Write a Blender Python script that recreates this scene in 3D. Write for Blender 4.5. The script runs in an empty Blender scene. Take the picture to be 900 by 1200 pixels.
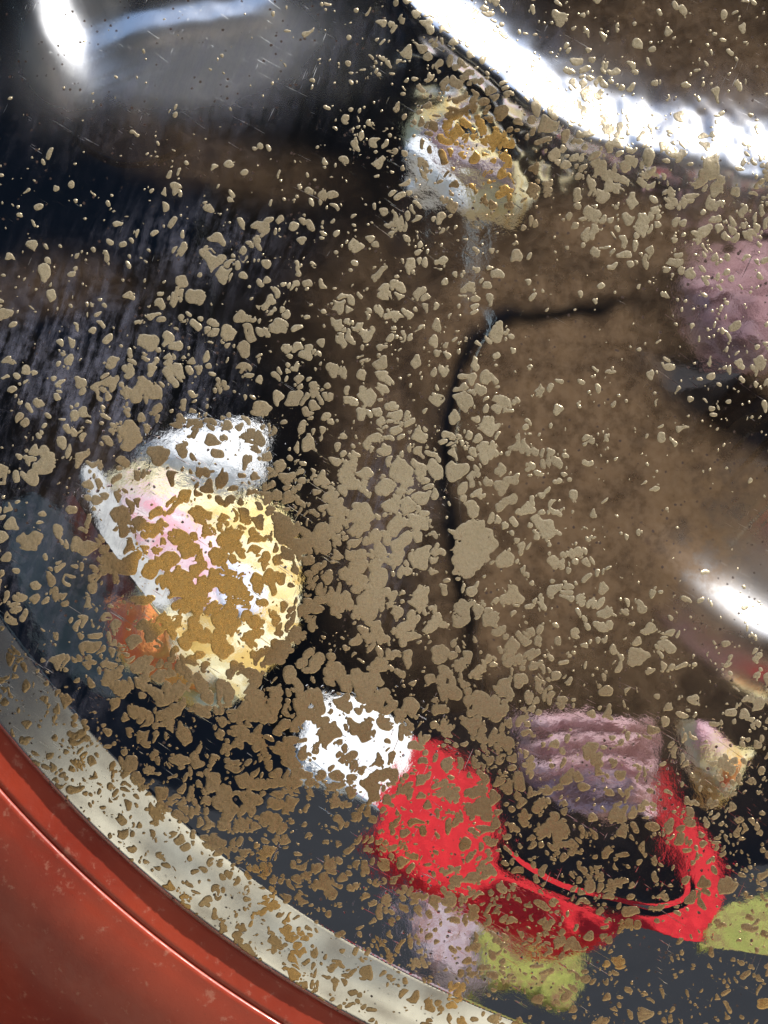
import bpy, math, random
import numpy as np
from mathutils import Vector
rng = np.random.default_rng(7)
random.seed(7)
sc = bpy.context.scene
COL = sc.collection

# ------------------------------------------------------------------ camera, sky, sun, exposure
K = 1e-4            # one sheet unit (0.1 mm); the piece of hubcap in view is about 9 x 12 cm
D = 0.30            # lens to metal
cd = bpy.data.cameras.new('camera'); cam = bpy.data.objects.new('camera', cd); COL.objects.link(cam)
cd.sensor_fit = 'VERTICAL'; cd.sensor_height = 24; cd.lens = 24 * D / 0.12
cd.clip_start = 0.005; cd.clip_end = 500
cam.location = (0, -D, 0); cam.rotation_euler = (math.pi / 2, 0, 0)
sc.camera = cam
SUN = Vector((0.52, -0.38, 0.76)).normalized()
w = bpy.data.worlds.new('World'); sc.world = w; w.use_nodes = True
nt = w.node_tree; nt.nodes.clear()
sky = nt.nodes.new('ShaderNodeTexSky'); sky.sky_type = 'NISHITA'; sky.sun_disc = False
sky.sun_elevation = math.asin(SUN.z); sky.sun_rotation = math.atan2(SUN.x, SUN.y)
bg = nt.nodes.new('ShaderNodeBackground'); bg.inputs[1].default_value = 0.13
wo = nt.nodes.new('ShaderNodeOutputWorld')
nt.links.new(sky.outputs[0], bg.inputs[0]); nt.links.new(bg.outputs[0], wo.inputs[0])
sl = bpy.data.lights.new('sun', 'SUN'); sl.energy = 4.6; sl.angle = math.radians(0.5); sl.color = (1, .95, .88)
so = bpy.data.objects.new('sun', sl); COL.objects.link(so)
so.rotation_euler = SUN.to_track_quat('Z', 'Y').to_euler()
sc.view_settings.view_transform = 'Standard'; sc.view_settings.look = 'None'
sc.view_settings.exposure = 0.65; sc.view_settings.gamma = 1
sc.cycles.use_denoising = True
sc.cycles.max_bounces = 8; sc.cycles.glossy_bounces = 4

# ------------------------------------------------------------------ materials
def mat(name):
    m = bpy.data.materials.new(name); m.use_nodes = True
    n = m.node_tree; n.nodes.clear()
    out = n.nodes.new('ShaderNodeOutputMaterial')
    return m, n, out
class N:
    """small helper for node graphs"""
    def __init__(s, n): s.n = n
    def __call__(s, typ, ins=None, **kw):
        nd = s.n.nodes.new(typ)
        for k, v in kw.items(): setattr(nd, k, v)
        for k, v in (ins or {}).items():
            if isinstance(v, bpy.types.NodeSocket): s.n.links.new(v, nd.inputs[k])
            else: nd.inputs[k].default_value = v
        return nd
    def math(s, op, a, b=0.0, c=0.0, clamp=False):
        nd = s('ShaderNodeMath', {0: a, 1: b, 2: c}, operation=op); nd.use_clamp = clamp
        return nd.outputs[0]
    def mix(s, f, a, b):
        nd = s.n.nodes.new('ShaderNodeMix'); nd.data_type = 'RGBA'
        for i, v in ((0, f), (6, a), (7, b)):
            if isinstance(v, bpy.types.NodeSocket): s.n.links.new(v, nd.inputs[i])
            else: nd.inputs[i].default_value = v if not isinstance(v, tuple) or len(v) == 4 else (*v, 1)
        return nd.outputs[2]
    def noise(s, co, scale, detail=3, rough=.55, dist=0):
        return s('ShaderNodeTexNoise', {'Vector': co, 'Scale': scale, 'Detail': detail, 'Roughness': rough, 'Distortion': dist}).outputs[0]
    def smooth(s, v, a, b, lo=0.0, hi=1.0):
        return s('ShaderNodeMapRange', {0: v, 1: a, 2: b, 3: lo, 4: hi}, interpolation_type='SMOOTHSTEP').outputs[0]
    def coord(s, scale=(1, 1, 1), rot=(0, 0, 0)):
        g = s('ShaderNodeTexCoord').outputs['Object']
        return s('ShaderNodeMapping', {'Vector': g, 'Scale': scale, 'Rotation': rot}).outputs[0]
    def coord2(s, scale, rot):
        g = s('ShaderNodeTexCoord').outputs['Object']
        a = s('ShaderNodeMapping', {'Vector': g, 'Rotation': rot}).outputs[0]
        a = s('ShaderNodeVectorMath', {0: a, 1: s('ShaderNodeVectorMath', {0: s('ShaderNodeTexNoise', {'Vector': g, 'Scale': 40.0, 'Detail': 1}).outputs['Color'], 1: (.004, .004, .004)}, operation='MULTIPLY').outputs[0]}, operation='ADD').outputs[0]
        return s('ShaderNodeMapping', {'Vector': a, 'Scale': scale}).outputs[0]
    def attr(s, name):
        return s('ShaderNodeAttribute', attribute_name=name).outputs['Fac']

def chrome_material():
    m, n, out = mat('pitted_chrome'); q = N(n)
    co = q.coord()
    n1 = q.noise(co, 900, 5, .65); n2 = q.noise(co, 260, 4, .6); n3 = q.noise(co, 4200, 2, .5)
    brn = q.attr('brown_film'); shn = q.attr('pale_sheen'); sat = q.attr('satin')
    # scratches: stretched noise in two directions
    s1 = q.noise(q.coord2((1, 1, .013), (0, math.radians(58), 0)), 5000, 2, .6)
    s2 = q.noise(q.coord2((1, 1, .010), (0, math.radians(-24), 0)), 5600, 2, .6)
    s3 = q.noise(q.coord2((1, 1, .16), (0, math.radians(-18), 0)), 900, 5, .65)
    sc1 = q.smooth(s1, .66, .74); sc2 = q.smooth(s2, .69, .76)
    scr = q.math('MULTIPLY', q.math('MAXIMUM', sc1, sc2), q.smooth(n2, .42, .62))
    tf = q.math('MULTIPLY', brn, q.smooth(q.math('ADD', n2, q.math('MULTIPLY', n1, .5)), .35, .95, .55, 1.15), clamp=True)
    bf = q.math('MULTIPLY', shn, q.smooth(q.math('ADD', q.math('MULTIPLY', s3, .65), q.math('MULTIPLY', n1, .35)), .40, .68), clamp=True)
    chrome = q('ShaderNodeBsdfPrincipled', {'Base Color': q.mix(n2, (.74, .76, .77), (.86, .86, .84)), 'Metallic': 1.0,
        'Roughness': q.math('ADD', q.math('ADD', q.smooth(n2, .45, .75, .0, .03), q.math('MULTIPLY', sat, .42)), q.math('MULTIPLY', scr, .35))})
    film = q('ShaderNodeBsdfPrincipled', {'Base Color': q.mix(q.smooth(q.math('ADD', q.math('MULTIPLY', n2, .7), q.math('MULTIPLY', n1, .3)), .3, .7), (.088, .054, .029), (.138, .088, .048)), 'Metallic': .15, 'Roughness': q.smooth(n1, .3, .7, .34, .5)})  # brown film painted in place of brown reflections
    pale_sheen = q('ShaderNodeBsdfPrincipled', {'Base Color': q.mix(n2, (.08, .095, .14), (.26, .25, .31)), 'Metallic': .5, 'Roughness': .4})  # bluish film that paints a pale sheen onto the chrome
    # tiny dark pits
    v = q('ShaderNodeTexVoronoi', {'Vector': co, 'Scale': 950.0}).outputs['Distance']
    pit = q.math('MULTIPLY', q.smooth(q.math('ADD', v, q.math('MULTIPLY', n3, .22)), .20, .32, 1, 0), q.smooth(n2, .48, .54))
    pitb = q('ShaderNodeBsdfPrincipled', {'Base Color': (.035, .018, .012, 1), 'Roughness': .6})
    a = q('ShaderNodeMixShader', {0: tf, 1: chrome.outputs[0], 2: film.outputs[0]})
    b = q('ShaderNodeMixShader', {0: bf, 1: a.outputs[0], 2: pale_sheen.outputs[0]})
    c = q('ShaderNodeMixShader', {0: pit, 1: b.outputs[0], 2: pitb.outputs[0]})
    h = q.math('ADD', q.math('MULTIPLY', n1, .6), q.math('MULTIPLY', n3, q.math('ADD', .02, sat)))
    h = q.math('SUBTRACT', h, q.math('MULTIPLY', scr, .5))
    h = q.math('SUBTRACT', h, q.math('MULTIPLY', pit, .6))
    bp = q('ShaderNodeBump', {'Height': h, 'Strength': .05, 'Distance': .00005})
    for nd in (chrome, film, pale_sheen): n.links.new(bp.outputs[0], nd.inputs['Normal'])
    n.links.new(c.outputs[0], out.inputs[0])
    return m

def spot_material():
    m, n, out = mat('corroded_nickel'); q = N(n)
    co = q.coord(); n1 = q.noise(co, 1500, 4, .6); n2 = q.noise(co, 120, 2)
    hue = q.attr('hue'); edge = q.attr('edge')
    c1 = q.mix(n1, (.40, .335, .205), (.62, .53, .37))         # khaki
    c2 = q.mix(n1, (.27, .165, .07), (.43, .275, .12))       # ochre brown
    base = q.mix(q.math('ADD', hue, q.math('MULTIPLY', q.math('SUBTRACT', n2, .5), .5), clamp=True), c1, c2)
    base = q.mix(q.smooth(hue, .86, 1.0), base, q.mix(n1, (.62, .34, .08), (.90, .58, .20)))  # gold paints the bright reflection's light into the spot colour
    base = q.mix(q.math('MULTIPLY', q.math('ADD', q.attr('tone'), q.smooth(n1, .35, .65, -.3, .5)), .75, clamp=True), base, q.mix(.32, base, (.10, .07, .045)))
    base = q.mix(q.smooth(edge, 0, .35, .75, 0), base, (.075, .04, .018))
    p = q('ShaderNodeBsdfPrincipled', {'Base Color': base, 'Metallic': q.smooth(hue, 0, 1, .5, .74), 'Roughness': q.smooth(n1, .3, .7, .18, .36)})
    base = q.mix(q.smooth(q.noise(co, 3800, 3, .7), .52, .66, 0, .28), base, (.12, .085, .05))
    n.links.new(base, p.inputs['Base Color'])
    bp = q('ShaderNodeBump', {'Height': q.noise(co, 2600, 3, .6), 'Strength': .5, 'Distance': .00008})
    n.links.new(bp.outputs[0], p.inputs['Normal']); n.links.new(p.outputs[0], out.inputs[0])
    return m

def paint_material():
    m, n, out = mat('orange_red_enamel'); q = N(n)
    co = q.coord(); n1 = q.noise(co, 700, 5, .65); n2 = q.noise(co, 60, 3)
    base = q.mix(q.smooth(n2, .3, .7), (.24, .026, .012), (.34, .043, .018))
    base = q.mix(q.smooth(n1, .58, .72, 0, .4), base, (.5, .25, .17))
    base = q.mix(q.smooth(q.noise(co, 2600, 3, .7), .66, .76, 0, .6), base, (.10, .02, .012))
    p = q('ShaderNodeBsdfPrincipled', {'Base Color': base, 'Roughness': q.smooth(n1, .3, .7, .34, .5), 'Coat Weight': .12, 'Coat Roughness': .1})
    bp = q('ShaderNodeBump', {'Height': q.math('ADD', n1, q.math('MULTIPLY', q.noise(co, 3000, 2), .4)), 'Strength': .3, 'Distance': .0001})
    n.links.new(bp.outputs[0], p.inputs['Normal']); n.links.new(p.outputs[0], out.inputs[0])
    return m

def cloth(name, a, b, scale=60, rough=.7, wave=None, c=None):
    m, n, out = mat(name); q = N(n); co = q.coord()
    f = q.smooth(q.noise(co, scale, 4, .6), .38, .62)
    col = q.mix(f, a, b)
    if c: col = q.mix(q.smooth(q.noise(co, scale * .6, 3, .6, 1.0), .52, .58), col, c)
    p = q('ShaderNodeBsdfPrincipled', {'Base Color': col, 'Roughness': rough, 'Specular IOR Level': .06})
    bp = q('ShaderNodeBump', {'Height': q.noise(co, scale * .8, 5, .6, .8), 'Strength': .6, 'Distance': .004})
    n.links.new(bp.outputs[0], p.inputs['Normal'])
    n.links.new(p.outputs[0], out.inputs[0])
    return m

CHROME = chrome_material(); SPOT = spot_material(); PAINT = paint_material()

# ------------------------------------------------------------------ shape of the metal (u right, v down, h towards the lens; all in 0.1 mm)
CU, CV = 1070., -17.
R_IN, R_OUT, R_STEP = 1303., 1388., 1434.
def sst(x, a, b):
    t = np.clip((x - a) / (b - a), 0, 1); return t * t * (3 - 2 * t)
def vnoise(u, v, s, seed):
    r = np.random.default_rng(seed); G = r.random((256, 256)).astype(np.float64)
    x = u / s + 50; y = v / s + 50
    xi = np.floor(x).astype(int); yi = np.floor(y).astype(int); fx = x - xi; fy = y - yi
    fx = fx * fx * fx * (fx * (fx * 6 - 15) + 10); fy = fy * fy * fy * (fy * (fy * 6 - 15) + 10)
    g = lambda i, j: G[i % 256, j % 256]
    return (g(xi, yi) * (1 - fx) + g(xi + 1, yi) * fx) * (1 - fy) + (g(xi, yi + 1) * (1 - fx) + g(xi + 1, yi + 1) * fx) * fy - .5
def polydist(u, v, P):
    """distance to a polyline, side-signed by the nearest segment (positive on its left as drawn, v down)"""
    P = np.array(P, float); best = np.full(u.shape, 1e9); sgn = np.ones(u.shape); par = np.zeros(u.shape)
    L = np.r_[0, np.cumsum(np.hypot(*np.diff(P, axis=0).T))]
    for i in range(len(P) - 1):
        a, b = P[i], P[i + 1]; d = b - a; l2 = (d ** 2).sum()
        t = np.clip(((u - a[0]) * d[0] + (v - a[1]) * d[1]) / l2, 0, 1)
        du = u - a[0] - t * d[0]; dv = v - a[1] - t * d[1]
        dist = np.hypot(du, dv); k = dist < best
        best = np.where(k, dist, best); sgn = np.where(k, np.sign(du * d[1] - dv * d[0]), sgn); par = np.where(k, (L[i] + t * math.sqrt(l2)) / L[-1], par)
    return best, sgn, par
def spline(P, n=8):
    P = [np.array(p, float) for p in P]; P = [2 * P[0] - P[1]] + P + [2 * P[-1] - P[-2]]; o = []
    for i in range(1, len(P) - 2):
        for k in range(n):
            t = k / n; a, b, c, d = P[i - 1:i + 3]
            o.append(.5 * (2 * b + (c - a) * t + (2 * a - 5 * b + 4 * c - d) * t * t + (3 * b - a - 3 * c + d) * t ** 3))
    o.append(P[-2]); return o
RIDGE = spline([(290, -260), (384, -110), (460, -8), (545, 66), (636, 136), (732, 178), (830, 196), (920, 212), (1100, 225), (1300, 230)], 4)
RIDGE2 = spline([(700, 600), (765, 660), (815, 708), (860, 742), (910, 768), (1010, 800), (1200, 860)], 4)
BOSS = spline([(1300, 300), (900, 300), (770, 338), (690, 354), (610, 362), (560, 385), (527, 440), (515, 510), (516, 590), (530, 680), (545, 770), (560, 850),
               (578, 930), (590, 990), (640, 1032), (710, 1052), (770, 1064), (806, 1050), (800, 1000), (782, 930), (764, 850), (756, 770), (740, 690)], 4)
DENT = spline([(-60, 40), (20, 90), (95, 165), (150, 190), (215, 170), (290, 110), (360, 20), (420, -60)], 4)
KNEE = spline([(0, -130), (20, -50), (40, 25), (58, 75), (76, 120), (92, 165)], 4)
FOLD = spline([(90, 66), (150, 44), (220, 30), (290, 22), (350, 0)], 4)
# windowed tilts: centre, half-width along / across, direction of the long axis, slope vector
def gauss(u, v, cu, cv, a, b, ang):
    c, s = math.cos(math.radians(ang)), math.sin(math.radians(ang))
    x = (u - cu) * c + (v - cv) * s; y = -(u - cu) * s + (v - cv) * c
    return np.exp(-(x / a) ** 2 - (y / b) ** 2)
def H(u, v, fine=True):
    r = np.hypot(u - CU, v - CV)
    h = 34 * np.exp(-((r - 1330) / 60.) ** 2) * 0
    # dish: rises a little towards the flange, flange rolls over outwards
    h = h - .03 * np.clip(r - 1150, 0, 150)
    x = np.clip(r - R_IN, 0, 95); h = h - (.34 * x + .0012 * x * x)
    # ridge across the top right corner
    d, s, p = polydist(u, v, RIDGE); q = d * s          # q > 0 above / right of the crest
    wd = 14 + 10 * p; sc_ = 31 + 26 * p; am = 28 - 5 * p
    q = q + 5 * vnoise(u, v, 50, 5)
    h = h + (q < 0) * 4 * np.exp(-(q / wd) ** 2) + (q >= 0) * (4 - am * (1 - np.exp(-(q / sc_) ** 2)))
    # ridge in the lower right
    d, s, p = polydist(u, v, RIDGE2); q = d * s
    h = h + sst(p, .02, .3) * ((q < 0) * 2.2 * np.exp(-(q / 34.) ** 2) + (q >= 0) * (2.2 - 24 * (1 - np.exp(-(q / 46.) ** 2))) * np.exp(-(q / 190.) ** 2))
    # the boss: a shallow step with a crease along its edge
    if fine:
        d, s, p = polydist(u, v, BOSS); q = d * s + 7 * vnoise(u, v, 40, 6)
        ed = sst(p, .27, .36) * (1 - sst(p, .56, .64)); lo = .13 * sst(p, .69, .72) * (1 - sst(p, .80, .83))
        h = h - lo * np.exp(-(q / 3.2) ** 2) + .5 * sst(q, -22, 22) * np.exp(-(d / 80.) ** 2) * ed
        # dome, upper left: a faint lip and two worn creases
        d, s, p = polydist(u, v, DENT); q = d * s
        h = h + .35 * np.exp(-(q / 4.) ** 2) * sst(p, .2, .3) * (1 - sst(p, .5, .62))
        d, s, p = polydist(u, v, KNEE); q = d * s + 4 * vnoise(u, v, 30, 7)
        h = h + (1 - sst(p, .55, .95)) * ((q < 0) * 8 * np.exp(-(q / 26.) ** 2) + (q >= 0) * (8 - 38 * (1 - np.exp(-(q / 46.) ** 2))))* np.exp(-(q / 80.) ** 2)
        d, s, p = polydist(u, v, FOLD); q = d * s + 4 * vnoise(u, v, 22, 8)
        h = h + sst(p, 0, .25) * (1 - sst(p, .8, 1.)) * ((q < 0) * 2 * np.exp(-(q / 16.) ** 2) + (q >= 0) * (2 - 9 * (1 - np.exp(-(q / 22.) ** 2)))) * np.exp(-(q / 60.) ** 2)
        d, s, p = polydist(u, v, RIDGE); q = d * s
        h = h + 3.0 * vnoise(u, v, 15, 9) * np.exp(-((q - 25) / 55.) ** 2) * sst(p, .3, .55) + 1.7 * vnoise(u, v, 24, 10) * np.exp(-((q - 20) / 60.) ** 2)
    # long waves, hammered unevenness
    h = h + 2.4 * vnoise(u, v, 260, 1) + .5 * vnoise(u, v, 90, 2) + (.05 * vnoise(u, v, 34, 3) + .014 * vnoise(u, v, 13, 4) if fine else 0)
    return h
def pos(u, v, h): return np.stack([(u - 450) * K, -h * K, -(v - 600) * K], -1)
def normal(u, v, e=2.0, fine=True):
    hu = (H(u + e, v, fine) - H(u - e, v, fine)) / (2 * e); hv = (H(u, v + e, fine) - H(u, v - e, fine)) / (2 * e)
    n = np.stack([-hu, -np.ones_like(hu), hv], -1)
    return n / np.linalg.norm(n, axis=-1, keepdims=True)
def normal_smooth(u, v):
    n = sum(normal(u + a, v + b, 10.0, False) for a, b in ((0, 0), (8, 0), (-8, 0), (0, 8), (0, -8))); n[:, [0, 2]] = np.clip(n[:, [0, 2]], -.40, .6)
    return n / np.linalg.norm(n, axis=1, keepdims=True)

def trace(P, point, pn, cap=6.0):
    """where added pieces go on a plane behind the lens to mirror at points P"""
    P = np.array(P, float); u, v = P[:, 0], P[:, 1]
    s = pos(u, v, H(u, v)); n = normal_smooth(u, v)
    d = s - np.array([0, -D, 0]); d /= np.linalg.norm(d, axis=1, keepdims=True)
    r = d - 2 * (d * n).sum(1, keepdims=True) * n
    pn = np.array(pn, float); pn /= np.linalg.norm(pn)
    den = (r * pn).sum(1); t = ((np.array(point) - s) * pn).sum(1) / np.where(abs(den) < 1e-4, 1e-4, den)
    t = np.where((t < .30) | (t > 1.5), .40, t)
    X = s + r * t[:, None]; X[:, 1] = np.minimum(X[:, 1], -D - .03)
    return X

# ------------------------------------------------------------------ object helpers
def tag(o, label=None, cat=None, group=None, kind=None):
    if label: o['label'] = label
    if cat: o['category'] = cat
    if group: o['group'] = group
    if kind: o['kind'] = kind
    return o
def empty(name, loc=(0, 0, 0)):
    o = bpy.data.objects.new(name, None); COL.objects.link(o); o.location = loc; o.empty_display_size = .01; return o
def mesh_obj(name, V, F, m, parent=None, normals=None, attrs=None, smooth=True):
    me = bpy.data.meshes.new(name); V = np.asarray(V, np.float32)
    if isinstance(F, np.ndarray) and F.ndim == 2:
        k = F.shape[1]; me.vertices.add(len(V)); me.vertices.foreach_set('co', V.ravel())
        me.loops.add(F.size); me.loops.foreach_set('vertex_index', F.astype(np.int32).ravel())
        me.polygons.add(len(F)); me.polygons.foreach_set('loop_start', np.arange(0, F.size, k, dtype=np.int32))
        me.polygons.foreach_set('loop_total', np.full(len(F), k, dtype=np.int32)); me.update(calc_edges=True)
    else:
        me.from_pydata([tuple(map(float, x)) for x in V], [], [tuple(map(int, f)) for f in F]); me.update()
    me.polygons.foreach_set('use_smooth', np.full(len(me.polygons), smooth, dtype=bool))
    for k, a in (attrs or {}).items():
        at = me.attributes.new(k, 'FLOAT', 'POINT'); at.data.foreach_set('value', np.asarray(a, np.float32))
    if normals is not None: me.normals_split_custom_set_from_vertices(np.asarray(normals, np.float32).tolist())
    me.materials.append(m)
    o = bpy.data.objects.new(name, me); COL.objects.link(o)
    if parent: o.parent = parent
    return o

# ------------------------------------------------------------------ ground, kerb and added pieces behind the lens (seen only mirrored in the metal)
GZ = -.32
def ground():
    m, n, out = mat('asphalt'); q = N(n); co = q.coord()
    p = q('ShaderNodeBsdfPrincipled', {'Base Color': q.mix(q.noise(co, 30, 5, .7), (.014, .0155, .018), (.026, .028, .033)), 'Roughness': .95, 'Specular IOR Level': .05})
    n.links.new(p.outputs[0], out.inputs[0])
    o = mesh_obj('ground', [(-200, -200, GZ), (200, -200, GZ), (200, 200, GZ), (-200, 200, GZ)], [(0, 1, 2, 3)], m); tag(o, kind='structure')
ground()
def kerb():
    m, n, out = mat('pale_concrete'); q = N(n); co = q.coord()
    p = q('ShaderNodeBsdfPrincipled', {'Base Color': q.mix(q.noise(co, 25, 5, .7), (.42, .37, .25), (.58, .53, .40)), 'Roughness': .85})
    n.links.new(p.outputs[0], out.inputs[0])
    V = [(-.34, -.62, 0), (1.2, -.62, 0), (1.2, -.06, 0), (-.34, -.06, 0)]; z0, z1 = GZ - .02, GZ + .012
    V = [(x, y, z0) for x, y, _ in V] + [(x, y, z1) for x, y, _ in V]
    tag(mesh_obj('pavement', V, [(4, 5, 6, 7), (0, 1, 5, 4), (1, 2, 6, 5), (2, 3, 7, 6), (3, 0, 4, 7)], m, smooth=False), kind='structure')
kerb()
def box(name, lo, hi, m, parent=None):
    x0, y0, z0 = lo; x1, y1, z1 = hi
    V = [(x, y, z) for x in (x0, x1) for y in (y0, y1) for z in (z0, z1)]
    F = [(0, 1, 3, 2), (4, 6, 7, 5), (0, 4, 5, 1), (2, 3, 7, 6), (0, 2, 6, 4), (1, 5, 7, 3)]
    return mesh_obj(name, V, F, m, parent, smooth=False)
dark_wall = tag(empty('added_wall', (0, -3.2, GZ)), 'added unseen board wall mirrored across the black upper left of the chrome', 'wall')  # unseen wall added so the flat chrome mirrors dark instead of sky
tar_ = cloth('dark_boards', (.008, .009, .011), (.030, .020, .014), 3, .6, c=(.014, .018, .026))
for i in range(24):
    x = -4.2 + i * .36
    box('board', (x, -.02 + .01 * (i % 2), 0), (x + .355, .03 + .012 * (i % 3), 2.35 + .02 * (i % 2)), tar_, dark_wall)

def anchor(P, y=-.40):
    c = np.mean(np.array(P, float), 0); return tuple(trace([c], (0, y, 0), (0, 1, 0))[0])
PU = (.66, .52, .54)
def face(P): return PN if np.mean([p[1] for p in P]) > 640 else PU
def pillow(name, P, point, pn, m, thick=.03, parent=None, rings=4, bulge=None):
    """a soft thing with real thickness whose silhouette is the traced outline"""
    pn = np.array(pn, float); pn /= np.linalg.norm(pn)
    Q = trace(spline(list(P) + [P[0]], 4)[:-1], point, pn); n = len(Q); c = Q.mean(0)
    b = thick if bulge is None else bulge
    V = [c + pn * b]; F = []
    for k in range(1, rings + 1):
        t = k / rings; z = b * math.sqrt(max(0, 1 - t * t)); V += list(c + (Q - c) * t + pn * z)
    V += list(c + (Q - c) * 1.0 - pn * thick); 
    F += [(0, 1 + i, 1 + (i + 1) % n) for i in range(n)]
    for k in range(rings):
        a = 1 + k * n; bb = a + n
        F += [(a + i, bb + i, bb + (i + 1) % n, a + (i + 1) % n) for i in range(n)]
    F.append(tuple(1 + rings * n + i for i in range(n))[::-1])
    return mesh_obj(name, V, F, m, parent)
def slab(name, P, point, pn, m, thick=.02, parent=None):
    if name == 'streak_piece' and m is not streak_w: pn = (.2, .9, .35)
    point = anchor(P, point[1])
    pn = np.array(pn, float); pn /= np.linalg.norm(pn)
    Q = trace(spline(list(P) + [P[0]], 3)[:-1], point, pn); n = len(Q)
    V = list(Q) + list(Q - pn * thick)
    F = [tuple(range(n)), tuple(range(2 * n - 1, n - 1, -1))] + [(i, n + i, n + (i + 1) % n, (i + 1) % n) for i in range(n)]
    return mesh_obj(name, V, F, m, parent, smooth=False)
PN = (.34, .45, .83)      # faces lean back to the sun
cream_m = cloth('patch_cream', (.66, .54, .24), (.80, .74, .52), 110, c=(.60, .40, .12))  # from here on, colours of the added mirrored pieces
pink_m = cloth('patch_pink', (.78, .34, .40), (.80, .55, .62), 130, c=(.8, .72, .72))
lilac_m = cloth('patch_lilac', (.60, .60, .78), (.78, .80, .84), 90)
orange_m = cloth('patch_orange', (.80, .16, .06), (.85, .40, .10), 80)
white_m = cloth('glare_white', (.84, .85, .86), (.88, .88, .87), 50)
red_m = cloth('sleeve_red', (.60, .026, .034), (.42, .016, .024), 300, .9)
black_m = cloth('piece_black', (.012, .012, .015), (.02, .02, .024), 50, .9)
hand_m = cloth('hand_mauve', (.42, .23, .24), (.10, .04, .04), 420, .85, c=(.44, .27, .28))
finger_m = cloth('finger_mauve', (.78, .52, .54), (.45, .25, .27), 200, .85)
lime_m = cloth('patch_lime', (.16, .18, .04), (.38, .40, .10), 420, c=(.20, .08, .06))
grey_m = cloth('patch_pale', (.30, .22, .26), (.48, .42, .45), 380, c=(.25, .12, .09))
def off(p, d, pn=PN): return tuple(np.array(p) + np.array(pn) / np.linalg.norm(pn) * d)
# made-up cream bundles with pink, lilac and orange pieces, shaped for their reflections
c1 = (0.0, -.41, -.02)
def bundle(label, pt, body, parts):
    pt = anchor(body, pt[1])
    o = pillow('patch_bundle', body, pt, face(body), cream_m, .004, bulge=.003)
    tag(o, label, 'added_patch', 'added bright patches mirrored in the metal')
    for i, (nm, P, m) in enumerate(parts): pillow(nm, P, off(pt, .003 + .001 * i, face(body)), face(body), m, .001, o, bulge=.001)
    return o
bundle('large added cream piece with pink and orange parts, shaped for its reflection', (-.25, -.40, -.05),
       [(118, 560), (180, 545), (260, 575), (330, 600), (350, 680), (345, 740), (300, 800), (235, 832), (190, 800), (140, 765), (150, 700), (190, 660), (150, 610)],
       [('pink_piece', [(135, 572), (195, 575), (245, 625), (275, 685), (262, 715), (215, 705), (180, 668), (152, 620)], pink_m),
        ('lilac_piece', [(262, 650), (300, 672), (315, 700), (290, 725), (255, 700)], lilac_m),
        ('orange_piece', [(130, 705), (170, 712), (205, 770), (228, 815), (165, 800), (124, 755)], orange_m)])
pillow_w = [('glare_piece', 'white piece added to mirror as the glare above the large cream piece', (-.25, -.45, .1), [(165, 528), (235, 500), (300, 498), (312, 530), (306, 566), (255, 570), (205, 552)]),
            ('glare_piece', 'white piece added to mirror as glare left of the narrow cream piece', (.1, -.45, .35), [(484, 160), (500, 178), (520, 208), (555, 242), (525, 236), (492, 212), (478, 180)]),
            ('glare_piece', 'white piece added to mirror as glare over the smallest cream piece', (.4, -.45, -.15), [(822, 792), (850, 798), (882, 832), (890, 862), (868, 850), (840, 818)]),
            ('glare_piece', 'white piece added to mirror as the pale patch beside the red one', (-.05, -.40, -.3), [(368, 822), (420, 816), (470, 850), (482, 885), (445, 930), (440, 978), (395, 950), (335, 915), (352, 870)])]
for nm, lb, pt, P in pillow_w:
    tag(pillow(nm, P, anchor(P, -.44 if pt[0] == .4 else -.35), face(P), white_m, .0015, bulge=.002), lb, 'sheet', 'added white glare pieces mirrored in the metal')  # white pieces added so that glare shows in the chrome
bundle('narrow added cream and brown piece mirrored just below the top ridge', (.1, -.365, .3),
       [(492, 128), (535, 118), (580, 150), (632, 205), (612, 250), (565, 240), (520, 205), (488, 165)],
       [('brown_piece', [(500, 140), (525, 145), (600, 205), (595, 222), (550, 195), (505, 165)], grey_m)])
bundle('smallest added cream piece with a pink and orange corner', (.4, -.45, -.15),
       [(800, 826), (830, 812), (872, 850), (885, 874), (868, 915), (840, 932), (815, 890)],
       [('pink_piece', [(815, 836), (842, 836), (862, 868), (838, 872), (818, 862)], pink_m),
        ('orange_piece', [(843, 898), (868, 888), (866, 912), (846, 918)], orange_m)])
streak_w = cloth('streak_pale', (.45, .46, .44), (.62, .62, .60), 60)
streak_g = cloth('streak_grey', (.06, .08, .085), (.12, .14, .145), 60)
streak_r = cloth('streak_maroon', (.09, .02, .022), (.14, .035, .035), 60)
for lb, P, m in (('narrow pale piece added for the mirrored streak left of the cream one', [(96, 548), (116, 546), (150, 615), (198, 690), (186, 704), (135, 640)], streak_w),
                 ('broad grey piece added for the mirrored streaks at the far left', [(5, 590), (60, 585), (112, 670), (160, 770), (125, 815), (40, 740)], streak_g),
                 ('thin maroon piece added between the grey and the pale streaks', [(75, 585), (86, 583), (130, 660), (172, 728), (160, 736), (112, 668)], streak_r)):
    tag(slab('streak_piece', P, (0, -.375 if m is streak_w else -.48, 0), PN, m, .004), lb, 'streak_piece')  # made-up strips placed where the chrome mirrors streaks
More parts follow.
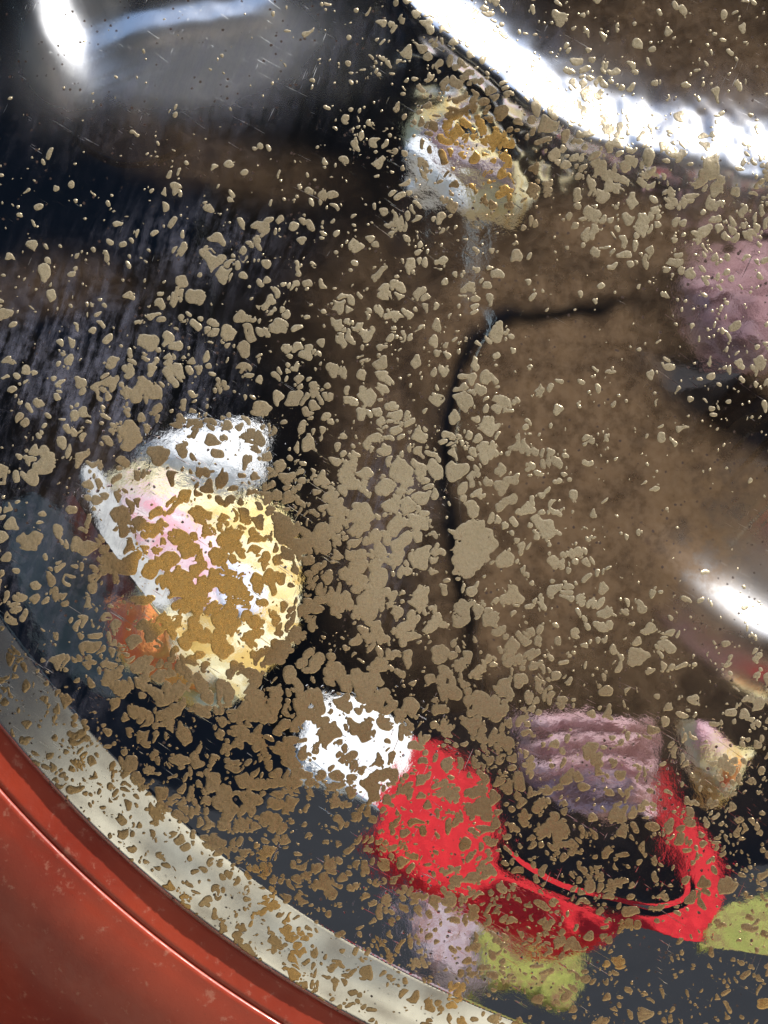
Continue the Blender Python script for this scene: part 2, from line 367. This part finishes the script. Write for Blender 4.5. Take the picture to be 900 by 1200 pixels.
# made-up pieces standing in for a mirrored red sleeve, telephone and hand
tag(slab('sleeve_piece', [(488, 868), (530, 882), (572, 912), (584, 945), (584, 990), (625, 1028), (700, 1056), (768, 1064), (804, 1050), (800, 1005), (782, 950), (776, 900), (800, 950), (838, 1000), (850, 1045),
      (835, 1080), (800, 1103), (762, 1080), (700, 1100), (620, 1076), (540, 1046), (492, 1036), (462, 1000), (442, 965), (455, 905)], (0, -.46, -.08), PN, red_m, .004), 'bright red piece added for the mirrored sleeve, curled under the black phone', 'red_piece')
tag(slab('phone_piece', [(588, 905), (640, 930), (700, 960), (770, 955), (790, 1000), (802, 1045), (770, 1060), (700, 1050), (630, 1024), (590, 985)], (0, -.35, -.10), PN, black_m, .004), 'black piece added for the mirrored phone inside the red curl', 'phone piece')
def hand_shape(label, P, pt, a):
    pt = anchor(P, pt[1])
    o = pillow('hand_piece', P, pt, face(P), hand_m, .0015, bulge=.005); tag(o, label, 'hand_shape', 'added mauve hand shapes mirrored in the metal'); return o
MP = [(612, 850), (650, 832), (700, 835), (752, 850), (768, 900), (766, 950), (720, 972), (665, 960), (625, 925), (605, 885)]
mt = hand_shape('ribbed mauve piece added for the mirrored fist above the black phone', MP, (0, -.40, -.05), 0)
for k in range(5):  # added bars standing in for the curled fingers
    y = 844 + k * 25
    pillow('finger_bar', [(622 + k * 3, y), (690, y - 4), (755 + k * 2, y + 2), (756 + k * 2, y + 12), (690, y + 10), (626 + k * 3, y + 12)], off(anchor(MP, -.40), .0055), PN, finger_m, .002, mt, bulge=.004)
hand_shape('mauve piece added for the mirrored hand at the right', [(818, 284), (860, 280), (930, 280), (930, 425), (870, 425), (838, 415), (806, 375), (798, 325)], (.3, -.345, .2), 0)
tag(slab('dark_piece', [(748, 408), (800, 425), (850, 432), (940, 430), (960, 600), (900, 565), (850, 520), (800, 480)], (.3, -.335, .12), PN, black_m, .004), 'dark piece added for the mirrored phone below the mauve one at the right', 'dark_piece')  # made-up dark piece standing in for a mirrored phone
tag(slab('colour_piece', [(568, 1082), (620, 1082), (680, 1105), (672, 1178), (615, 1158), (565, 1140)], (0, -.51, -.2), PN, lime_m, .004), 'lime green and red piece added for a mirrored patch by the red one', 'colour_patch')
tag(slab('colour_piece', [(832, 1082), (870, 1055), (940, 1050), (940, 1120), (880, 1112), (820, 1116)], (.2, -.51, -.2), PN, lime_m, .004), 'lime green piece added for a mirrored patch at the far right', 'colour_patch')
tag(slab('colour_piece', [(490, 1048), (530, 1052), (566, 1080), (562, 1150), (528, 1138), (500, 1110)], (0, -.51, -.22), PN, grey_m, .004), 'pale lilac piece added for a mirrored patch left of the lime one', 'colour_patch')  # these three are made up to mirror as coloured patches

# ------------------------------------------------------------------ the hubcap
hub = tag(empty('hubcap', (0, 0, 0)), 'chrome hubcap, pitted all over with khaki and ochre corrosion spots', 'hubcap')
ST = 2.5
U = np.arange(-150, 1051, ST); Vv = np.arange(-150, 1351, ST)
gu, gv = np.meshgrid(U, Vv)
gh = H(gu, gv); gr = np.hypot(gu - CU, gv - CV)
GN = normal(gu, gv, 1.5).reshape(-1, 3); GP = pos(gu, gv, gh).reshape(-1, 3)
nu, nv = len(U), len(Vv)
idx = np.arange(nu * nv).reshape(nv, nu)
Q = np.stack([idx[:-1, :-1], idx[1:, :-1], idx[1:, 1:], idx[:-1, 1:]], -1).reshape(-1, 4)
cu = gu.ravel()[Q].mean(1); cv = gv.ravel()[Q].mean(1); cr = np.hypot(cu - CU, cv - CV)
# maps: brown film and pale sheen painted in place of reflections; satin wear
def blobs(u, v, L):
    f = np.zeros(u.shape)
    for (x, y, a, b, ang, wgt) in L: f = np.maximum(f, wgt * np.clip(1.35 * gauss(u, v, x, y, a, b, ang), 0, 1))
    return f
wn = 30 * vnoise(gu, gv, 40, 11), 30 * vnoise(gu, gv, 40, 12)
brown_map = blobs(gu + wn[0], gv + wn[1], [(720, 560, 190, 260, 0, .95), (640, 400, 170, 130, 0, .9), (760, 285, 150, 45, 10, .9), (820, 60, 160, 80, 20, .6), (610, 720, 110, 95, 0, .9), (860, 500, 120, 130, 0, .8),
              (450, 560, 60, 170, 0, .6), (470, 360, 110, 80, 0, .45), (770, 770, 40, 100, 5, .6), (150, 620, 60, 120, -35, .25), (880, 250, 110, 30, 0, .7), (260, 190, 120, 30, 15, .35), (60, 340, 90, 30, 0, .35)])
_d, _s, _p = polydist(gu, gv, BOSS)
brown_map = np.clip(brown_map + .15 * blobs(gu, gv, [(830, 590, 110, 60, 0, 1)]), 0, 1)
brown_map *= 1 - .95 * np.exp(-((_d * _s - 8 + 10 * vnoise(gu, gv, 26, 16)) / (12. + 8 * vnoise(gu, gv, 60, 17))) ** 2) * sst(_p, .25, .31) * (1 - sst(_p, .56, .62))  # film thinned to draw the shadow-like dark line along the boss edge
brown_map *= 1 - .9 * np.clip(1.6 * gauss(gu + wn[0], gv + wn[1], 862, 475, 100, 42, 38), 0, 1)
brown_map *= 1 - .8 * np.clip(1.6 * gauss(gu, gv, 875, 350, 70, 62, 0), 0, 1)
pale_sheen = blobs(gu + wn[0], gv + wn[1], [(90, 440, 120, 90, 20, .95), (230, 290, 90, 45, 0, .6), (200, 440, 70, 60, 0, .7), (40, 640, 50, 120, -20, .5), (450, 620, 40, 90, 0, .6), (110, 650, 60, 110, -35, .5),
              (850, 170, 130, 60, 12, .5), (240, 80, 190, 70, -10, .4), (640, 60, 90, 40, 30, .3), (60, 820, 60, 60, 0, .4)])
satin = np.maximum(sst(gr, R_IN - 4, R_IN + 4) * .5, blobs(gu, gv, [(570, 20, 110, 70, 40, .5), (710, 120, 120, 80, 30, .7), (860, 160, 120, 80, 12, .8), (90, 50, 90, 110, 20, .8), (240, 60, 190, 90, -10, .8), (860, 680, 110, 80, 30, .8)]))
brown_map = brown_map.ravel(); pale_sheen = pale_sheen.ravel(); satin = satin.ravel()
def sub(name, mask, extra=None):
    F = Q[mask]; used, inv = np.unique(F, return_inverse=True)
    return mesh_obj(name, GP[used], inv.reshape(-1, 4), CHROME, hub, GN[used], dict(brown_film=brown_map[used], pale_sheen=pale_sheen[used], satin=satin[used]))
bd, bs, bp_ = polydist(cu, cv, BOSS)
inb = (bs > 0) if False else None
from_poly = np.array([p for p in BOSS] + [(1300, 690)])
def inside(u, v, P):
    c = np.zeros(u.shape, bool); n = len(P)
    for i in range(n):
        x0, y0 = P[i]; x1, y1 = P[(i + 1) % n]
        if y0 == y1: continue
        k = ((y0 > v) != (y1 > v)) & (u < (x1 - x0) * (v - y0) / (y1 - y0) + x0); c ^= k
    return c
boss_m = inside(cu, cv, from_poly)
rd, rs, rp = polydist(cu, cv, RIDGE); ridge_m = (rd * rs > -45) & ~boss_m
flange_m = (cr >= R_IN) & (cr < R_OUT)
dish_m = (cr < R_IN) & ~boss_m & ~ridge_m
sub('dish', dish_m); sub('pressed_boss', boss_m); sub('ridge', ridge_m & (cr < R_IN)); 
# flange as its own ring mesh so that its rim is a clean circle
def ring(name, prof, m, parent, t0, t1, nth, attrs=None):
    th = np.linspace(t0, t1, nth); rr = np.array([p[0] for p in prof]); hh = np.array([p[1] for p in prof])
    R, T = np.meshgrid(rr, th); HH = np.broadcast_to(hh, R.shape)
    u = CU + R * np.cos(T); v = CV + R * np.sin(T)
    wob = 1.2 * vnoise(u, v, 60, 21) + .5 * vnoise(u, v, 17, 22)
    HH = HH + wob
    V = pos(u, v, HH).reshape(-1, 3); i = np.arange(R.size).reshape(R.shape)
    F = np.stack([i[:-1, :-1], i[:-1, 1:], i[1:, 1:], i[1:, :-1]], -1).reshape(-1, 4)
    at = {k: np.full(R.size, a) for k, a in (attrs or {}).items()}
    return mesh_obj(name, V, F, m, parent, None, at)
T0, T1 = math.radians(92), math.radians(178)
def flange_h(r): x = r - R_IN; return -4.5 - (.34 * x + .0012 * x * x)
fr = np.arange(R_IN - 2, R_OUT + .1, 3.0)
th = np.linspace(T0, T1, 900); R_, T_ = np.meshgrid(fr, th); uu = CU + R_ * np.cos(T_); vv = CV + R_ * np.sin(T_)
hh = H(uu, vv); k = np.clip((R_ - R_OUT + 8) / 8, 0, 1); hh = hh - k * k * 5
P_ = pos(uu, vv, hh).reshape(-1, 3); ii = np.arange(R_.size).reshape(R_.shape)
F_ = np.stack([ii[:-1, :-1], ii[:-1, 1:], ii[1:, 1:], ii[1:, :-1]], -1).reshape(-1, 4)
wn2 = vnoise(uu, vv, 30, 15)
mesh_obj('rolled_flange', P_, F_, CHROME, hub, None, dict(brown_film=np.clip(.16 + .5 * vnoise(R_, T_ * 300, 14, 18) + .3 * wn2, 0, .6).ravel(), pale_sheen=np.full(R_.size, .1), satin=np.full(R_.size, .45)))

# ------------------------------------------------------------------ the painted wheel under it
wheel = tag(empty('painted_wheel', (0, 0, 0)), 'orange red painted steel wheel round the edge of the hubcap', 'wheel')
e0 = float(H(np.array([CU - R_OUT * .75]), np.array([CV + R_OUT * .66]))[0])
prof = [(R_OUT - 10, e0 - 30)] + [(R_OUT - 4, e0 - 6), (R_OUT + 1, e0 - 3.5), (R_OUT + 5, e0 - 4)] + [(R_OUT + 5 + t, e0 - 4 - .04 * t) for t in (8, 16, 24, 32, 36)]
e1 = e0 - 4 - .04 * 36
prof += [(R_STEP - 2, e1 - 3), (R_STEP, e1 - 3.4)]
ring('seat_lip', prof, PAINT, wheel, T0, T1, 500)
prof2 = [(R_STEP - 1, e1 - 6), (R_STEP, e1 - 1.2), (R_STEP + 3, e1 + .8), (R_STEP + 7, e1 + .3), (R_STEP + 14, e1 - 1.5)] + [(R_STEP + t, e1 - 1 - .12 * (t - 14) - .0022 * (t - 14) ** 2) for t in range(24, 420, 10)]
ring('wheel_disc', prof2, PAINT, wheel, T0, T1, 500)

# ------------------------------------------------------------------ corrosion: raised spots, each a small domed flake of its own
def interp_grid(rows, u, v):
    G = np.array(rows, float); x = np.clip((u - 50) / 100, 0, G.shape[1] - 1.001); y = np.clip((v - 50) / 100, 0, G.shape[0] - 1.001)
    i = x.astype(int); j = y.astype(int); fx = x - i; fy = y - j
    return (G[j, i] * (1 - fx) + G[j, i + 1] * fx) * (1 - fy) + (G[j + 1, i] * (1 - fx) + G[j + 1, i + 1] * fx) * fy
COVER = [[0, 0, 0, 1, 10, 30, 14, 5, 4], [1, 1, 1, 1, 12, 45, 46, 24, 10], [5, 8, 15, 15, 12, 10, 12, 46, 44], [8, 10, 22, 24, 26, 22, 4, 3, 14], [14, 24, 26, 28, 36, 30, 8, 1, 14],
         [25, 34, 30, 46, 54, 40, 20, 2, 0], [20, 42, 60, 54, 60, 44, 18, 4, 0], [18, 42, 66, 58, 62, 54, 26, 12, 6], [24, 48, 56, 60, 60, 60, 36, 16, 24], [30, 46, 52, 50, 48, 34, 30, 24, 24],
         [30, 36, 38, 36, 36, 34, 28, 16, 14], [24, 28, 26, 26, 28, 30, 22, 12, 12]]
SIZE = [[6, 6, 6, 7, 8, 10, 10, 9, 8], [5, 5, 6, 6, 7, 13, 15, 11, 9], [8, 10, 12, 10, 9, 9, 11, 15, 12], [8, 11, 16, 14, 13, 12, 9, 8, 8], [11, 14, 14, 13, 15, 14, 10, 6, 8],
        [14, 16, 14, 13, 18, 16, 11, 6, 6], [15, 15, 17, 17, 20, 17, 11, 7, 6], [14, 16, 18, 18, 19, 18, 12, 9, 8], [13, 15, 16, 17, 16, 17, 15, 10, 10], [11, 13, 14, 14, 12, 10, 13, 11, 9],
        [10, 10, 11, 12, 10, 9, 9, 8, 8], [9, 9, 8, 8, 9, 9, 9, 8, 8]]
def spots():
    g = 1.25; u = np.arange(-60, 961, g); v = np.arange(-60, 1261, g); A, B = np.meshgrid(u, v)
    f = np.zeros(A.shape, np.float32)
    n = 40000
    su = rng.uniform(-60, 960, n); sv = rng.uniform(-60, 1260, n)
    cov = interp_grid(COVER, su, sv) / 100; siz = interp_grid(SIZE, su, sv)
    cl = 1 + 1.3 * vnoise(su, sv, 38, 31)                      # clustering
    rr = np.hypot(su - CU, sv - CV)
    cov = np.where(rr > R_IN, .26, cov); siz = np.where(rr > R_IN, 10, siz)
    rad = siz * .36 * np.exp(rng.normal(-.08, .36, n))
    area = 1020 * 1320; dens = -np.log(1 - np.clip(1.35 * cov * cl, 0, .80)) / (math.pi * (siz * .36) ** 2 * 1.55)
    keep = rng.random(n) < dens * area / n
    keep &= (rr < R_OUT - 7)
    bd_, bs_, bp2 = polydist(su, sv, BOSS); keep &= ~((np.abs(bd_ * bs_ - 6) < 11) & (bp2 > .28) & (bp2 < .6) & (rng.random(n) < .75))
    su, sv, rad = su[keep], sv[keep], rad[keep]
    n2_ = 15000; tu = rng.uniform(-60, 960, n2_); tv = rng.uniform(-60, 1260, n2_); tr = rng.uniform(.9, 2.3, n2_) * np.exp(rng.normal(0, .25, n2_))
    k2 = (rng.random(n2_) < (.06 + interp_grid(COVER, tu, tv) / 100 * (1 + 1.6 * vnoise(tu, tv, 30, 33)))) & (np.hypot(tu - CU, tv - CV) < R_OUT - 7)
    su, sv, rad = np.r_[su, tu[k2]], np.r_[sv, tv[k2]], np.r_[rad, tr[k2]]
    # each seed grows one to three lobes
    S = []
    f2 = np.zeros_like(f)
    Aw = A + 7 * vnoise(A, B, 11, 51) + 9 * vnoise(A, B, 24, 52) + 1.2 * vnoise(A, B, 5, 55); Bw = B + 7 * vnoise(A, B, 11, 53) + 9 * vnoise(A, B, 24, 54) + 1.2 * vnoise(A, B, 5, 56)
    for x, y, r in zip(su, sv, rad):
        L = [(x, y, r)]
        for _ in range(rng.integers(0, 4) if r > 2.6 else 0):
            a = rng.uniform(0, 6.283); L.append((x + math.cos(a) * r * .85, y + math.sin(a) * r * .85, r * rng.uniform(.45, .9)))
        w_ = r * 2.6 + 9; i0 = max(0, int((x - w_ + 60) / g)); i1 = min(len(u), int((x + w_ + 60) / g) + 2)
        j0 = max(0, int((y - w_ + 60) / g)); j1 = min(len(v), int((y + w_ + 60) / g) + 2)
        if i1 <= i0 or j1 <= j0: continue
        a_ = Aw[j0:j1, i0:i1]; b_ = Bw[j0:j1, i0:i1]
        k_ = sum(np.exp(-1.1 * ((a_ - p) ** 2 + (b_ - q_) ** 2) / (c_ * c_)) for p, q_, c_ in L).astype(np.float32)
        F1 = f[j0:j1, i0:i1]; F2 = f2[j0:j1, i0:i1]
        F2[:] = np.maximum(F2, np.minimum(F1, k_)); F1[:] = np.maximum(F1, k_)
    f -= f2 * (np.clip(.62 + .9 * vnoise(A, B, 45, 45), .38, .95) * (1 - .55 * sst(interp_grid(COVER, A, B), 44, 66)))
    f += .26 * vnoise(A, B, 7, 41) + .22 * vnoise(A, B, 15, 42)
    f -= .2 * (vnoise(A, B, 11, 43) > .34)
    f[np.hypot(A - CU, B - CV) > R_OUT - 5] = 0
    t = .36; ins = f > t
    # marching squares
    ny, nx = f.shape; vid = {}; V = []; hF = []
    def node(j, i):
        k = (j, i)
        if k not in vid:
            vid[k] = len(V); V.append((u[i], v[j], f[j, i] - t))
        return vid[k]
    def edge(j0, i0, j1, i1):
        k = (j0, i0, j1, i1)
        if k not in vid:
            a = (t - f[j0, i0]) / (f[j1, i1] - f[j0, i0]); vid[k] = len(V); V.append((u[i0] + (u[i1] - u[i0]) * a, v[j0] + (v[j1] - v[j0]) * a, 0.))
        return vid[k]
    any_ = ins[:-1, :-1] | ins[1:, :-1] | ins[:-1, 1:] | ins[1:, 1:]
    F = []
    for j, i in np.argwhere(any_):
        j = int(j); i = int(i)
        c = ((j, i), (j + 1, i), (j + 1, i + 1), (j, i + 1)); b = [ins[p] for p in c]
        if all(b): F.append([node(*p) for p in c]); continue
        poly = []
        for a in range(4):
            p, q_ = c[a], c[(a + 1) % 4]
            if b[a]: poly.append(node(*p))
            if b[a] != b[(a + 1) % 4]:
                lo, hi = (p, q_) if p < q_ else (q_, p); poly.append(edge(lo[0], lo[1], hi[0], hi[1]))
        if len(poly) >= 3: F.append(poly)
    V = np.array(V); par = list(range(len(V)))
    def find(a):
        while par[a] != a: par[a] = par[par[a]]; a = par[a]
        return a
    for p in F:
        r0 = find(p[0])
        for q_ in p[1:]:
            r1 = find(q_)
            if r1 != r0: par[r1] = r0
    root = np.array([find(a) for a in range(len(V))])
    comp = {}
    for p in F: comp.setdefault(root[p[0]], []).append(p)
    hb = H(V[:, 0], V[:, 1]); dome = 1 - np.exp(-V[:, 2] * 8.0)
    hb = hb - .12 + .52 * dome + .22 * vnoise(V[:, 0], V[:, 1], 5, 44) * dome
    P = pos(V[:, 0], V[:, 1], hb)
    hue0 = sst(V[:, 1] + .25 * V[:, 0] * 0 - .35 * (V[:, 0] - 300) * (V[:, 0] > 300), 480, 900) * .8  # browner lower down: the change of lighting put into the spot colour
    hue0 = np.maximum(hue0, np.clip(1.35 * gauss(V[:, 0], V[:, 1], 245, 680, 170, 140, 60), 0, 1)); hue0 = np.maximum(hue0, np.clip(1.35 * gauss(V[:, 0], V[:, 1], 565, 185, 90, 60, 40), 0, 1))  # gold areas: light of the bright mirrored patches painted into the spots
    tone = np.zeros(len(V)); rt = {k: rng.uniform(0, 1) for k in comp}
    tone[:] = [rt.get(r_, .5) for r_ in root]
    names = sorted(comp, key=lambda k: -len(comp[k]))
    def build(ids, stuff=False):
        F2 = []; 
        for k_ in ids: F2 += comp[k_]
        used = sorted({a for p in F2 for a in p}); mp = {a: i for i, a in enumerate(used)}
        us = np.array(used)
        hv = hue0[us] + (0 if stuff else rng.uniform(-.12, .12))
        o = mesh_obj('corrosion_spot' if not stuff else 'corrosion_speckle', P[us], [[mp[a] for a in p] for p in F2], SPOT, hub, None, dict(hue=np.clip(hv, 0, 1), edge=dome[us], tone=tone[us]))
        if stuff: o['kind'] = 'stuff'
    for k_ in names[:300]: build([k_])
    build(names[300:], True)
    print('spots', len(names), 'faces', len(F), 'largest', [len(comp[k]) for k in names[:5]])
spots()
